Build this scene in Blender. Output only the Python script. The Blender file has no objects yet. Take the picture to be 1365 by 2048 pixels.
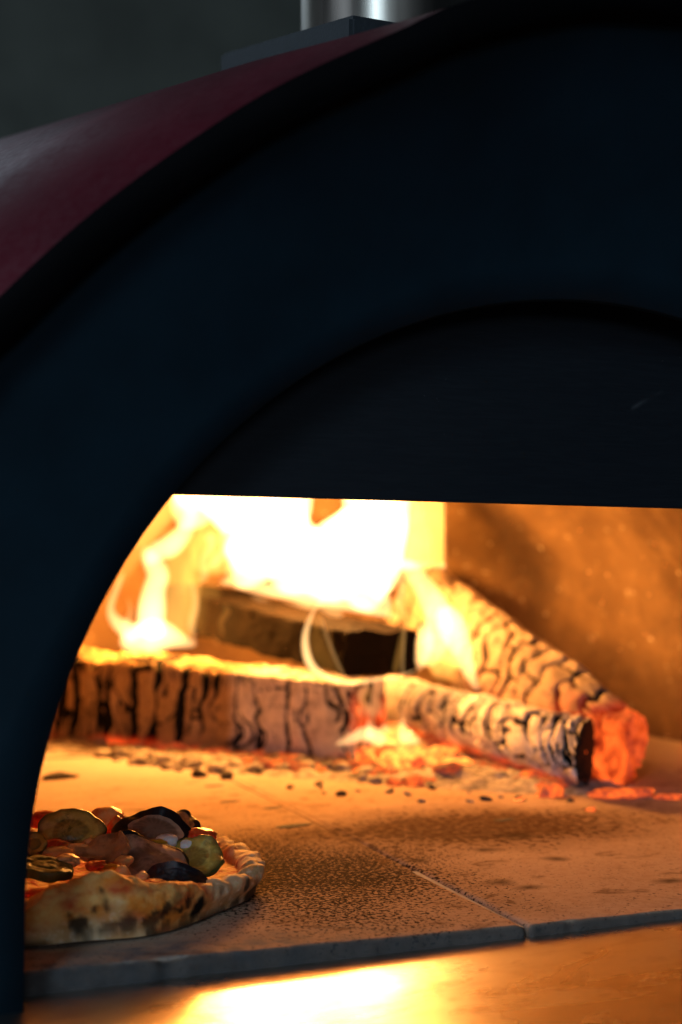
import bpy, bmesh, math, random
import numpy as np
from math import sin, cos, tan, radians, pi, sqrt, atan
from mathutils import Vector, Matrix

random.seed(7)
RNG = np.random.RandomState(11)
SC = bpy.context.scene
COL = SC.collection

# ------------------------------------------------------------------ camera
FPX, HOR = 2560.0, 1184.0            # focal length in pixels of the 1365x2048 photograph, horizon row
YAW, EYE, DIST, CX = radians(20.8), 0.221, 0.75, -0.4725
PIT = atan((HOR - 1024) / FPX)
CAM = Vector((CX, -DIST, EYE))
FW = Vector((sin(YAW) * cos(PIT), cos(YAW) * cos(PIT), sin(PIT)))
RT = Vector((cos(YAW), -sin(YAW), 0))
UP = RT.cross(FW)
cam = bpy.data.cameras.new('camera')
cam.sensor_fit = 'VERTICAL'; cam.sensor_height = 36; cam.sensor_width = 24
cam.lens = 45; cam.clip_start = 0.02; cam.clip_end = 60
cam.dof.use_dof = True; cam.dof.focus_distance = 0.93; cam.dof.aperture_fstop = 4.0
co = bpy.data.objects.new('camera', cam); COL.objects.link(co)
co.matrix_world = Matrix.Translation(CAM) @ Matrix((RT, UP, -FW)).transposed().to_4x4()
SC.camera = co

# ------------------------------------------------------------------ light
w = bpy.data.worlds.new('World'); SC.world = w; w.use_nodes = True
bg = w.node_tree.nodes['Background']
bg.inputs[0].default_value = (0.55, 0.75, 1.0, 1); bg.inputs[1].default_value = 0.012

def area(name, loc, target, size, energy, color):
    l = bpy.data.lights.new(name, 'AREA'); l.shape = 'RECTANGLE'; l.size, l.size_y = size
    l.energy = energy; l.color = color
    o = bpy.data.objects.new(name, l); COL.objects.link(o); o.location = loc
    o.rotation_euler = (Vector(target) - Vector(loc)).to_track_quat('-Z', 'Y').to_euler()
    return o
area('window_light', (-2.45, -2.95, 1.75), (-0.1, 0, 0.2), (0.9, 1.2), 30, (0.58, 0.80, 1.0))
area('window_light_low', (-3.2, -3.5, .75), (0.1, .2, 0.1), (1.3, .8), 16, (0.68, 0.82, 1.0))  # added low fill for the dim cool room, not a window
area('window_light_far', (-1.25, -4.6, .62), (0.05, 1.0, 0.05), (1.1, .7), 20, (0.66, 0.81, 1.0))  # added fill sent through the opening onto the ashy logs, no window there
area('window_light_back', (-1.1, 3.0, 2.3), (-0.3, 0.2, 0.6), (1.4, .9), 4, (0.66, 0.84, 1.0))  # added lamp behind the oven, puts a grey-blue sheen on the dome top
area('window_light_side', (-3.0, -.2, .75), (-0.45, 0.1, 0.45), (0.35, .35), 26, (0.66, 0.80, 1.0))  # added lamp at the left, lifts the crimson on the dome's flank

def fire_lamp(loc, watts, radius, color=(1.0, .35, .048)):
    l = bpy.data.lights.new('fire_light', 'POINT'); l.energy = watts; l.shadow_soft_size = radius; l.color = color
    o = bpy.data.objects.new('fire_light', l); COL.objects.link(o); o.location = loc
SC.view_settings.view_transform = 'Standard'; SC.view_settings.look = 'None'
SC.view_settings.exposure = 0; SC.view_settings.gamma = 1
SC.cycles.transparent_max_bounces = 48; SC.cycles.max_bounces = 10
SC.cycles.volume_bounces = 0; SC.cycles.use_denoising = True
SC.cycles.sample_clamp_indirect = 12

# ------------------------------------------------------------------ helpers
def ray(px, py): return FW + RT * ((px - 682.5) / FPX) - UP * ((py - 1024) / FPX)
def AY(px, py, y): d = ray(px, py); return CAM + d * ((y - CAM.y) / d.y)          # point of that sight line on the plane Y = y
def G(px, py, z=0.0): d = ray(px, py); return CAM + d * ((z - CAM.z) / d.z)       # ... on the level Z = z
def P(px, py, a): return CAM + ray(px, py) * a                                     # ... at distance a along the view
def PX(a): return a / FPX                                                          # size of one photo pixel at distance a

def _hash(i, j, k, s):
    n = (i * 374761393 + j * 668265263 + k * 2147483647 % 1013904223 + s * 974711) & 0xffffffff
    n = ((n ^ (n >> 13)) * 1274126177) & 0xffffffff
    n = ((n ^ (n >> 16)) * 2246822519) & 0xffffffff
    return ((n ^ (n >> 15)) & 0xffff) / 65535.0
def vnoise(p, s=0):
    p = np.asarray(p, float); f = np.floor(p).astype(np.int64); t = p - f; t = t * t * (3 - 2 * t)
    i, j, k = f[..., 0], f[..., 1], f[..., 2] * 7919
    r = 0
    for a in (0, 1):
        for b in (0, 1):
            for c in (0, 1):
                wgt = (t[..., 0] if a else 1 - t[..., 0]) * (t[..., 1] if b else 1 - t[..., 1]) * (t[..., 2] if c else 1 - t[..., 2])
                r = r + wgt * _hash(i + a, j + b, k + c * 7919, s)
    return r * 2 - 1
def fbm(p, sc, o=3, s=0):
    p = np.asarray(p, float) * sc; r = 0; amp = 1; tot = 0
    for q in range(o):
        r = r + amp * vnoise(p, s + q * 17); tot += amp; amp *= .5; p = p * 2.03 + 5.2
    return r / tot
def sstep(a, b, x): t = np.clip((x - a) / (b - a), 0, 1); return t * t * (3 - 2 * t)

def mesh(name, v, f, smooth=True, attrs=None):
    m = bpy.data.meshes.new(name); m.from_pydata([tuple(map(float, q)) for q in v], [], [tuple(int(i) for i in q) for q in f]); m.update()
    if smooth: m.polygons.foreach_set('use_smooth', [True] * len(m.polygons))
    for k, a in (attrs or {}).items():
        at = m.attributes.new(k, 'FLOAT', 'POINT'); at.data.foreach_set('value', np.asarray(a, np.float32))
    return m
def obj(name, me, mat=None, parent=None, label=None, cat=None, group=None, kind=None):
    o = bpy.data.objects.new(name, me); COL.objects.link(o)
    if mat and me and not me.materials: me.materials.append(mat)
    if parent: o.parent = parent
    if label: o['label'] = label
    if cat: o['category'] = cat
    if group: o['group'] = group
    if kind: o['kind'] = kind
    return o
def thing(name, label, cat, group=None): return obj(name, None, None, None, label, cat, group)
def grid_faces(nu, nv, wrapv=False, off=0):
    f = []
    for i in range(nu - 1):
        for j in range(nv if wrapv else nv - 1):
            k = (j + 1) % nv
            f.append((off + i * nv + j, off + i * nv + k, off + (i + 1) * nv + k, off + (i + 1) * nv + j))
    return f
def fix_normals(m):
    b = bmesh.new(); b.from_mesh(m); bmesh.ops.recalc_face_normals(b, faces=b.faces); b.to_mesh(m); b.free(); return m
def catmull(pts, n):
    p = np.array(pts, float); p = np.vstack([2 * p[0] - p[1], p, 2 * p[-1] - p[-2]]); out = []
    for i in range(1, len(p) - 2):
        for t in np.linspace(0, 1, n, endpoint=False):
            a, b, c, d = p[i - 1], p[i], p[i + 1], p[i + 2]
            out.append(.5 * (2 * b + (c - a) * t + (2 * a - 5 * b + 4 * c - d) * t * t + (3 * b - a - 3 * c + d) * t ** 3))
    out.append(p[-2]); return np.array(out)
def prism(poly, y0, y1, axis='y', bevel=0.0):
    """closed prism from an (x,z) outline between two Y planes"""
    b = bmesh.new()
    a = [b.verts.new((x, y0, z)) for x, z in poly]; c = [b.verts.new((x, y1, z)) for x, z in poly]
    b.faces.new(a); b.faces.new(c[::-1]); n = len(poly)
    for i in range(n): b.faces.new((a[i], c[i], c[(i + 1) % n], a[(i + 1) % n]))
    bmesh.ops.recalc_face_normals(b, faces=b.faces)
    if bevel: bmesh.ops.bevel(b, geom=[e for e in b.edges if e.calc_face_angle(0) > .6], offset=bevel, segments=2, affect='EDGES')
    m = bpy.data.meshes.new('m'); b.to_mesh(m); b.free(); return m

# ------------------------------------------------------------------ materials
class NT:
    def __init__(s, name):
        s.m = bpy.data.materials.new(name); s.m.use_nodes = True; s.t = s.m.node_tree; s.n = s.t.nodes
        s.b = s.n['Principled BSDF']; s.out = s.n['Material Output']
    def link(s, a, b): s.t.links.new(a, b)
    def node(s, ty, **k):
        x = s.n.new(ty)
        for q, v in k.items(): setattr(x, q, v)
        return x
    def val(s, sock, v):
        if hasattr(v, 'is_output') or isinstance(v, bpy.types.NodeSocket): s.link(v, sock)
        else: sock.default_value = v
    def math(s, op, a, b=0.0, clamp=False):
        x = s.node('ShaderNodeMath', operation=op); x.use_clamp = clamp; s.val(x.inputs[0], a); s.val(x.inputs[1], b); return x.outputs[0]
    def coord(s): return s.node('ShaderNodeNewGeometry').outputs['Position']   # every object stands still: world position
    def mapping(s, sc=(1, 1, 1), loc=(0, 0, 0), rot=(0, 0, 0)):
        x = s.node('ShaderNodeMapping'); s.link(s.coord(), x.inputs[0]); x.inputs['Scale'].default_value = sc; x.inputs['Location'].default_value = loc; x.inputs['Rotation'].default_value = rot; return x.outputs[0]
    def noise(s, sc, det=4, rough=.55, vec=None, dist=0):
        x = s.node('ShaderNodeTexNoise'); s.link(vec or s.coord(), x.inputs['Vector']); x.inputs['Scale'].default_value = sc; x.inputs['Detail'].default_value = det; x.inputs['Roughness'].default_value = rough; x.inputs['Distortion'].default_value = dist; return x.outputs['Fac']
    def ramp(s, fac, stops):
        x = s.node('ShaderNodeValToRGB'); s.link(fac, x.inputs[0]); e = x.color_ramp.elements
        while len(e) < len(stops): e.new(.5)
        for q, (p, c) in zip(e, stops): q.position = p; q.color = (c, c, c, 1) if isinstance(c, (int, float)) else (*c, 1)
        return x.outputs[0]
    def mix(s, f, a, b, mode='MIX'):
        x = s.node('ShaderNodeMix', data_type='RGBA', blend_type=mode); s.val(x.inputs[0], f)
        for k, v in ((6, a), (7, b)):
            s.val(x.inputs[k], v if isinstance(v, bpy.types.NodeSocket) else (*v, 1))
        return x.outputs[2]
    def attr(s, n): x = s.node('ShaderNodeAttribute'); x.attribute_name = n; return x.outputs['Fac']
    def bump(s, h, st=.3, d=.002):
        x = s.node('ShaderNodeBump'); x.inputs['Strength'].default_value = st; x.inputs['Distance'].default_value = d; s.link(h, x.inputs['Height']); s.link(x.outputs[0], s.b.inputs['Normal'])
    def set(s, **k):
        for q, v in k.items():
            sock = s.b.inputs[{'color': 'Base Color', 'rough': 'Roughness', 'metal': 'Metallic', 'spec': 'Specular IOR Level', 'ecol': 'Emission Color', 'estr': 'Emission Strength', 'sss': 'Subsurface Weight', 'coat': 'Coat Weight'}[q]]
            s.val(sock, (*v, 1) if isinstance(v, tuple) else v)
        return s
    def blob(s, c, rx, ry, soft=.5, wob=None):
        """1 inside an ellipse round c on the hearth (XY), 0 outside"""
        x = s.mapping((1 / rx, 1 / ry, 0), (-c[0] / rx, -c[1] / ry, 0))
        if wob:
            n = s.node('ShaderNodeTexNoise'); s.link(s.coord(), n.inputs['Vector']); n.inputs['Scale'].default_value = wob; n.inputs['Detail'].default_value = 5
            a = s.node('ShaderNodeVectorMath', operation='MULTIPLY_ADD'); s.link(n.outputs['Color'], a.inputs[0]); a.inputs[1].default_value = (.8, .8, 0); s.link(x, a.inputs[2])
            b2 = s.node('ShaderNodeVectorMath', operation='SUBTRACT'); s.link(a.outputs[0], b2.inputs[0]); b2.inputs[1].default_value = (.4, .4, 0); x = b2.outputs[0]
        l = s.node('ShaderNodeVectorMath', operation='LENGTH'); s.link(x, l.inputs[0])
        return s.ramp(l.outputs['Value'], [(max(0, 1 - soft), 1.0), (1.0, 0.0)])

def paint(name, col, rough, metal=0.0, spec=.5, nz=None, st=.1):
    t = NT(name).set(rough=rough, metal=metal, spec=spec)
    n = t.noise(nz or 18, 5)
    t.set(color=t.mix(t.ramp(n, [(.3, 0.0), (.75, 1.0)]), tuple(c * .8 for c in col), tuple(min(1, c * 1.2) for c in col)))
    t.bump(t.noise(300, 3), st, .001)
    return t.m

M_face = paint('painted_steel_navy', (.0046, .0165, .026), .6, 0, .12)
M_rim = paint('black_rim_rubber', (.002, .002, .0025), .8, 0, .04)  # black rim; its flange is widened so black stands in for shadow
M_wall = paint('room_wall_paint', (.17, .18, .145), .9, nz=3)
M_iron = paint('dark_cast_plate', (.012, .017, .021), .65, 0, .4, nz=60, st=.4)

t = NT('red_enamel'); n = t.noise(9, 5); dust = t.noise(140, 4, .7)
t.set(color=t.mix(t.ramp(n, [(.35, 0.0), (.7, 1.0)]), (.055, .003, .008), (.085, .004, .012)), rough=t.ramp(dust, [(.3, .40), (.7, .58)]), spec=.5); t.bump(dust, .12, .001); M_red = t.m

t = NT('flap_steel')
scr = t.noise(26, 3, .5, t.mapping((1, 1, 16), rot=(0, .5, 0)), 1.5); sm = t.noise(5, 4)
vo = t.node('ShaderNodeTexVoronoi', feature='DISTANCE_TO_EDGE'); t.link(t.mapping((5, 1, 3.2), rot=(0, .4, 0)), vo.inputs['Vector']); vo.inputs['Scale'].default_value = 1.2
hair = t.math('MULTIPLY', t.ramp(vo.outputs['Distance'], [(.0, 1.0), (.006, 0.0)]), t.ramp(t.noise(7, 3), [(.58, 0.0), (.66, 1.0)]))
spk = t.math('MULTIPLY', t.ramp(t.noise(210, 2), [(.70, 0.0), (.76, 1.0)]), t.ramp(t.noise(6, 2), [(.52, 0.0), (.66, 1.0)]))
wear = t.math('MAXIMUM', hair, spk)
c = t.mix(t.ramp(scr, [(.4, 0.0), (.7, 1.0)]), (.007, .010, .014), (.010, .0135, .018))
t.set(color=t.mix(wear, c, (.11, .12, .13)), rough=t.ramp(sm, [(.3, .48), (.7, .66)]), metal=.0, spec=.22); t.bump(scr, .05, .001); M_flap = t.m

t = NT('stainless_shelf')
sm = t.noise(7, 5, .6, t.mapping((1, 2.2, 1)), .8); st = t.noise(90, 3, .6, t.mapping((1, .12, 1)))
stain = t.ramp(t.noise(16, 5, .65, t.mapping((1, 2.5, 1)), 1.4), [(.50, 0.0), (.74, 1.0)])
drop = t.ramp(t.noise(55, 3, .5, t.mapping((.6, 1.5, 1))), [(.66, 0.0), (.70, 1.0)])
t.set(color=t.mix(t.math('MULTIPLY', t.math('MAXIMUM', stain, drop), .38), (.62, .58, .53), (.22, .14, .07)), metal=1.0, rough=t.ramp(sm, [(.3, .22), (.7, .36)])); t.bump(t.math('ADD', t.math('MULTIPLY', st, .05), t.noise(14, 3, .5)), .16, .006); M_shelf = t.m

t = NT('brushed_flue'); t.set(color=(.36, .32, .27), metal=1.0, rough=t.ramp(t.noise(40, 3, .5, t.mapping((1, 1, .08))), [(.3, .22), (.7, .36)])); M_flue = t.m

t = NT('chamber_steel')   # sooty, ash streaked inner wall
big = t.noise(3.2, 5, .62, None, .8); fine = t.noise(24, 5, .65); flk = t.noise(70, 2, .4)
c = t.mix(t.ramp(big, [(.36, 0.0), (.66, 1.0)]), (.10, .058, .03), (.21, .135, .07))
c = t.mix(t.ramp(fine, [(.50, 0.0), (.72, .6)]), c, (.30, .20, .11)); c = t.mix(t.ramp(t.noise(9, 4, .6), [(.48, 0.0), (.70, .5)]), c, (.06, .033, .018))
c = t.mix(t.math('MULTIPLY', t.ramp(flk, [(.70, 0.0), (.74, 1.0)]), t.ramp(fine, [(.42, 0.0), (.62, 1.0)])), c, (.75, .72, .66))
t.set(color=c, metal=.25, rough=.55, spec=.4); t.bump(fine, .4, .006); M_chamber = t.m

sootc = G(945, 1652); speckc = G(610, 1745)
def hearth_mat():
    t = NT('firebrick')
    big = t.noise(6, 6, .6); fine = t.noise(120, 4, .6)
    c = t.mix(t.ramp(big, [(.3, 0.0), (.7, 1.0)]), (.40, .265, .17), (.58, .42, .30))
    c = t.mix(t.ramp(fine, [(.35, 0.0), (.65, 1.0)]), c, t.mix(.5, c, (.62, .48, .36)))
    # baked-on flour and soot: fine speckles in two burnt patches, thinner elsewhere
    reg = t.blob(speckc, .17, .26, .75, 9)
    c = t.mix(t.math('MULTIPLY', reg, .5), c, (.20, .11, .055))
    v = t.math('ADD', t.noise(300, 3, .6), t.math('MULTIPLY', reg, .235))
    c = t.mix(t.ramp(v, [(.64, 0.0), (.69, 1.0)]), c, (.03, .016, .008))
    reg2 = t.blob((sootc.x, sootc.y), .25, .13, .6, 7)
    c = t.mix(t.math('MULTIPLY', reg2, .75), c, (.13, .07, .03))
    v2 = t.math('ADD', t.noise(120, 4, .6), t.math('MULTIPLY', reg2, .22))
    c = t.mix(t.ramp(v2, [(.62, 0.0), (.72, .9)]), c, (.085, .042, .018))
    reg3 = t.blob((G(330, 1900).x, .03), .2, .045, .6, 12)
    c = t.mix(t.math('MULTIPLY', reg3, t.ramp(t.noise(60, 4, .6), [(.4, .2), (.6, .9)])), c, (.20, .20, .20))
    sc = t.ramp(t.noise(34, 5, .6, t.mapping((.7, 1.2, 1)), .8), [(.575, 0.0), (.66, 1.0)])   # grease spots
    c = t.mix(t.math('MULTIPLY', sc, .62), c, (.15, .08, .035))
    thin = t.ramp(t.noise(260, 3, .6), [(.64, 0.0), (.68, .8)])
    c = t.mix(thin, c, (.12, .07, .04))
    for (x, y), rx, ry in (((975, 1700), .014, .012), ((1030, 1672), .02, .016), ((1110, 1718), .012, .01), ((840, 1722), .012, .012), ((1000, 1765), .014, .012), ((1060, 1775), .012, .008), ((1340, 1762), .016, .008)):
        c = t.mix(t.math('MULTIPLY', t.blob(G(x, y), rx * 1.25, ry * 1.25, .9, 60), .8), c, (.06, .035, .018))
    # pale ash dusting near the fire
    g = t.node('ShaderNodeSeparateXYZ'); t.link(t.coord(), g.inputs[0])
    yy = t.math('ADD', g.outputs[1], t.math('MULTIPLY', t.math('SUBTRACT', big, .5), .35))
    c = t.mix(t.math('MULTIPLY', t.ramp(yy, [(.52, 0.0), (.85, .85)]), t.ramp(fine, [(.3, .6), (.6, 1.0)])), c, (.50, .46, .44))
    c = t.mix(t.math('MULTIPLY', t.attr('edge'), .9), c, t.mix(t.noise(90, 4), (.025, .026, .028), (.085, .085, .085)))
    t.set(color=c, rough=.9, spec=.015); t.bump(t.math('ADD', fine, t.math('MULTIPLY', t.noise(500, 2), .5)), .35, .0015)
    return t.m
M_hearth = hearth_mat()
M_joint = paint('ash_in_joint', (.42, .41, .41), .95, nz=200, st=.6)

def char_mat(name, plate_a, plate_b, glow_str=0.0):
    """burnt wood: pale ash on the plates, black char in the cracks, live coal where 'glow' is set"""
    t = NT(name); cr = t.attr('crack'); ash = t.attr('ash'); gl = t.attr('glow')
    fine = t.noise(90, 5, .65); gr = t.noise(45, 4, .6, None, .6)
    pl = t.mix(ash, t.mix(t.ramp(fine, [(.3, 0.0), (.7, 1.0)]), tuple(c * .6 for c in plate_a), plate_a), t.mix(t.ramp(gr, [(.34, 0.0), (.62, 1.0)]), tuple(c * .62 for c in plate_b), plate_b))
    pl = t.mix(t.ramp(t.noise(150, 4, .7), [(.60, 0.0), (.70, .75)]), pl, (.07, .06, .055))
    c = t.mix(t.ramp(cr, [(.12, 0.0), (.5, 1.0)]), pl, (.012, .011, .010))
    c = t.mix(t.math('MULTIPLY', gl, .75, True), c, (.04, .022, .014))
    t.set(color=c, rough=.92, spec=.03)
    e = t.math('MULTIPLY', gl, t.ramp(t.noise(38, 4, .6), [(.30, .12), (.62, 1.0)]))
    t.set(ecol=t.mix(e, (1, .04, .005), (1, .12, .015)), estr=t.math('MULTIPLY', e, glow_str))
    t.bump(t.math('ADD', fine, gr), .5, .003)
    return t.m
M_logA = char_mat('charred_bark', (.46, .30, .15), (.80, .75, .73), 1.6)
M_logC = char_mat('ash_white_char', (.50, .46, .45), (.80, .77, .77), 1.3)
M_logD = char_mat('ash_tan_char', (.33, .25, .18), (.44, .37, .31), 1.0)

t = NT('split_wood'); gr = t.noise(26, 5, .6, t.mapping((1, 1, 1)), .4); sc_ = t.noise(11, 4)
t.set(color=t.mix(t.ramp(sc_, [(.35, 0.0), (.65, 1.0)]), t.mix(gr, (.007, .005, .004), (.016, .010, .006)), (.005, .004, .0035)), rough=.9, spec=.06); t.bump(gr, .4, .004); M_logB = t.m
t = NT('burnt_log_end'); t.set(color=t.mix(t.noise(60, 4), (.010, .009, .009), (.03, .026, .024)), rough=.9, spec=.2); M_black = t.m
def ember_mat(name, s, hot, cool=.3):
    t = NT(name); n = t.noise(75, 4, .65); k = t.ramp(n, [(.36, 0.0), (.62, 1.0)])
    t.set(color=t.mix(k, (.16, .14, .13), (.05, .03, .02)), rough=.95, spec=.03, ecol=t.mix(k, (1, .07, .01), hot), estr=t.math('MULTIPLY', t.math('ADD', k, cool), s)); t.bump(n, .6, .004)
    return t.m
M_hot = ember_mat('ember_yellow', 2.6, (1, .29, .04), .25); M_warm = ember_mat('ember_orange', 1.4, (1, .16, .02), .08); M_dim = ember_mat('ember_red', .55, (1, .13, .03), .1)
t = NT('ash_grey'); n = t.noise(70, 5, .65); t.set(color=t.mix(t.ramp(n, [(.35, 0.0), (.65, 1.0)]), (.10, .09, .085), (.55, .50, .46)), rough=.95, spec=.1); t.bump(n, .7, .004); M_ash = t.m
t = NT('charcoal'); t.set(color=t.mix(t.noise(80, 4), (.015, .013, .012), (.07, .06, .055)), rough=.9); M_coal = t.m

def flame_mat(name, col, s):
    m = bpy.data.materials.new(name); m.use_nodes = True; nt = m.node_tree; nt.nodes.clear()
    o = nt.nodes.new('ShaderNodeOutputMaterial'); e = nt.nodes.new('ShaderNodeEmission')
    e.inputs[0].default_value = (*col, 1); e.inputs[1].default_value = s
    nt.links.new(e.outputs[0], o.inputs['Volume']); return m
F_line = flame_mat('flame_line', (1, .55, .20), 280)
F_core = flame_mat('flame_core', (1, .56, .21), 130)
F_bright = flame_mat('flame_bright', (1, .53, .17), 80)
F_mid = flame_mat('flame_mid', (1, .45, .08), 26)
F_thin = flame_mat('flame_thin', (1, .40, .055), 8)

# ------------------------------------------------------------------ the room behind
def quad(name, pts, mat, **k): return obj(name, mesh(name, pts, [(0, 1, 2, 3)], False), mat, **k)
quad('wall', [(-6, 4.2, -2), (7, 4.2, -2), (7, 4.2, 4), (-6, 4.2, 4)], M_wall, kind='structure')

# ------------------------------------------------------------------ the oven
oven = thing('pizza_oven', 'red domed wood-fired pizza oven with dark arched front and steel door flap', 'pizza oven')

# rim: the free edge of the shell, leaning forward towards the top
rim_px = [(-150, 757, -.045), (0, 592, -.05), (200, 412, -.06), (440, 240, -.08), (600, 148, -.095), (800, 58, -.11), (940, -2, -.12)]
rl = [AY(x, y, Y) for x, y, Y in rim_px]
low = [(-.575, -.02, -.03), (-.575, -.02, .05), (-.562, -.025, .14)]
last = rl[-1]
half = [Vector(q) for q in low] + [q.copy() for q in rl] + [Vector((last.x * .5, -.125, last.z + .027)), Vector((0, -.128, last.z + .036))]
hc = catmull([tuple(q) for q in half], 8)
rim_c = np.vstack([hc, (hc * [-1, 1, 1])[::-1][1:]])
n = len(rim_c)
cen = np.array([0, 0, .05])
def offset_curve(c, d):
    tg = np.gradient(c[:, [0, 2]], axis=0); nr = np.c_[-tg[:, 1], tg[:, 0]]; nr /= np.linalg.norm(nr, axis=1)[:, None]
    o = c.copy(); o[:, 0] += nr[:, 0] * d; o[:, 2] += nr[:, 1] * d; return o
sgn = 1 if offset_curve(rim_c, .01)[n // 2][2] > rim_c[n // 2][2] else -1
def shell_band(profile):
    vs = []
    for d, dy in profile:
        c = offset_curve(rim_c, sgn * d).copy()
        if dy is not None: c[:, 1] = np.where(np.isnan(dy), c[:, 1], c[:, 1] + dy) if not isinstance(dy, tuple) else dy[0]
        vs.append(c)
    return vs
prof = [(-.022, .020), (-.0215, .008), (-.020, .002), (-.012, -.001), (-.004, -.002), (0, .002), (.0005, .006), (.0, (.02,))]
vs = shell_band(prof); k = len(vs)
V = np.stack(vs, 1).reshape(-1, 3)
obj('rim', fix_normals(mesh('rim', V, grid_faces(n, k))), M_rim, oven)

# dome body: sections tangent to the silhouette seen in the photograph, then closing at the back
def body_b(Y, a):
    A, B = AY(0, 278, Y), AY(780, 38, Y); m_ = (B.z - A.z) / (B.x - A.x); c_ = A.z - m_ * A.x
    return sqrt(max(c_ * c_ - a * a * m_ * m_, .01))
secs = []
th = np.linspace(-.06, pi + .06, n)[::-1]
rim_back = rim_c + np.array([0, .003, 0])
secs.append(rim_back)
for Y in (.02, .08, .16, .25, .34, .42, .52, .62):
    a = .60 + .30 * Y; b = body_b(Y, a)
    e = np.c_[a * np.cos(th), np.full(n, Y), b * np.sin(th)]
    if Y < .05: e = .5 * e + .5 * np.c_[rim_c[:, 0] * 1.03, np.full(n, Y), rim_c[:, 2] * 1.03] if False else e
    secs.append(e)
aL, bL = .60 + .3 * .62, body_b(.62, .60 + .3 * .62)
for q in np.linspace(.12, 1, 9):
    f = (1 - q ** 4) ** .5 if q < 1 else .02
    secs.append(np.c_[(aL + .14 * sin(min(q * 2, 1) * pi / 2)) * f * np.cos(th), np.full(n, .62 + 1.25 * q), (bL + .02 * sin(min(q * 2, 1) * pi)) * f * np.sin(th)])
V = np.concatenate(secs)
dome = obj('dome', fix_normals(mesh('dome', V, grid_faces(len(secs), n))), M_red, oven)

# front panel with the arched opening
ICX, ICZ, IR, TH = .0, .0427, .3782, .004
def arch(r, m=64, z0=-.055): return [(-r + ICX, z0)] + [(ICX - r * cos(a), ICZ + r * sin(a)) for a in np.linspace(0, pi, m)] + [(ICX + r, z0)]
na = 66
inn = np.array(arch(IR, na - 2))
# outer boundary resampled to the same count along the rim, a little inside the shell
oc = offset_curve(rim_c, -sgn * .018)[:, [0, 2]]
oc[:, 1] = np.maximum(oc[:, 1], -.055)
idx = np.linspace(0, n - 1, na); outb = np.c_[np.interp(idx, range(n), oc[:, 0]), np.interp(idx, range(n), oc[:, 1])]
outb[0] = (-.566, -.055); outb[-1] = (.566, -.055)
b = bmesh.new(); ring = []
oy = np.interp(idx, range(n), rim_c[:, 1]) + .022
for s in (0, .12, .25, .4, .55, .7, .85, 1):
    ring.append([b.verts.new((outb[i][0] * (1 - s) + inn[i][0] * s, min(oy[i], 0) * (1 - s) ** 1.5, outb[i][1] * (1 - s) + inn[i][1] * s)) for i in range(na)])
# rolled lip into the opening
for dr, y in ((.0006, .002), (.0, .006), (.004, .010)):
    q = np.array(arch(IR + dr - .0006, na - 2)); ring.append([b.verts.new((q[i][0], y, q[i][1])) for i in range(na)])
for A, B in zip(ring, ring[1:]):
    for i in range(na - 1): b.faces.new((A[i], A[i + 1], B[i + 1], B[i]))
m = bpy.data.meshes.new('front_panel'); bmesh.ops.recalc_face_normals(b, faces=b.faces); b.to_mesh(m); b.free()
m.polygons.foreach_set('use_smooth', [True] * len(m.polygons))
fp = obj('front_panel', m, M_face, oven)

# door flap: half-moon plate hanging behind the arch, straight lower edge
FY = .048
L, R_ = AY(355, 989, FY), AY(1365, 1017, FY)
zl = lambda x: L.z + (R_.z - L.z) * (x - L.x) / (R_.x - L.x)
fr = .415
za = np.linspace(math.asin((zl(-.36) - ICZ) / fr), pi - math.asin((zl(.36) - ICZ) / fr), 48)
poly = [(-fr * cos(a), ICZ + fr * sin(a)) for a in za]
obj('door_flap', prism(poly, FY, FY + .005, bevel=.0009), M_flap, oven)

# cooking chamber: a low vault of sheet steel with a rounded plan
CYC, AX, AYc, CH = .76, .69, .78, .47
V = []; plan = [(1.0, y) for y in np.linspace(.012, CYC, 16, endpoint=False)]
for p in np.linspace(0, pi, 70):
    cp, sp = cos(p), sin(p); r = (abs(cp) ** 2.6 + abs(sp) ** 2.6) ** (-1 / 2.6); plan.append((r * cp, CYC + AYc * r * sp))
plan += [(-1.0, y) for y in np.linspace(CYC, .012, 17)[1:]]
nu, nv = len(plan), 44
for x, y in plan:
    for j in range(nv):
        e = j / (nv - 1) * pi / 2; ce, se = (cos(e) ** .55 if j < nv - 1 else 0), sin(e) ** .8
        V.append((AX * x * ce, y if y < CYC else CYC + (y - CYC) * ce, -.012 + CH * se))
V = np.array(V); V += fbm(V, 3.5, 3, 5)[:, None] * .008 * np.array([[1, 1, 0]])
F = grid_faces(nu, nv)
ch = obj('chamber', fix_normals(mesh('chamber', V, F)), M_chamber, oven)
# heat baffle hanging at the back below the flue
bp = P(838, 900, 2.02); bl, br_, bb = P(772, 1000, 2.02), P(892, 1000, 2.02), P(840, 1136, 2.02)
t = NT('baffle_steel'); nn = t.noise(30, 4); t.set(color=t.mix(nn, (.24, .20, .15), (.38, .33, .27)), rough=.6, metal=.1); t.bump(nn, .2, .003)
b = bmesh.new()
vv = [b.verts.new(Vector((x.x, x.y, z)) + FW * d) for d in (0, .012) for x, z in ((bl, bb.z), (br_, bb.z), (br_, .45), (bl, .45))]
for q in ((0, 1, 2, 3), (7, 6, 5, 4), (0, 4, 5, 1), (1, 5, 6, 2), (2, 6, 7, 3), (3, 7, 4, 0)): b.faces.new([vv[i] for i in q])
bmesh.ops.recalc_face_normals(b, faces=b.faces); bmesh.ops.bevel(b, geom=b.edges[:], offset=.003, segments=2, affect='EDGES')
m = bpy.data.meshes.new('baffle'); b.to_mesh(m); b.free(); obj('baffle_plate', m, t.m, oven)

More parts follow.
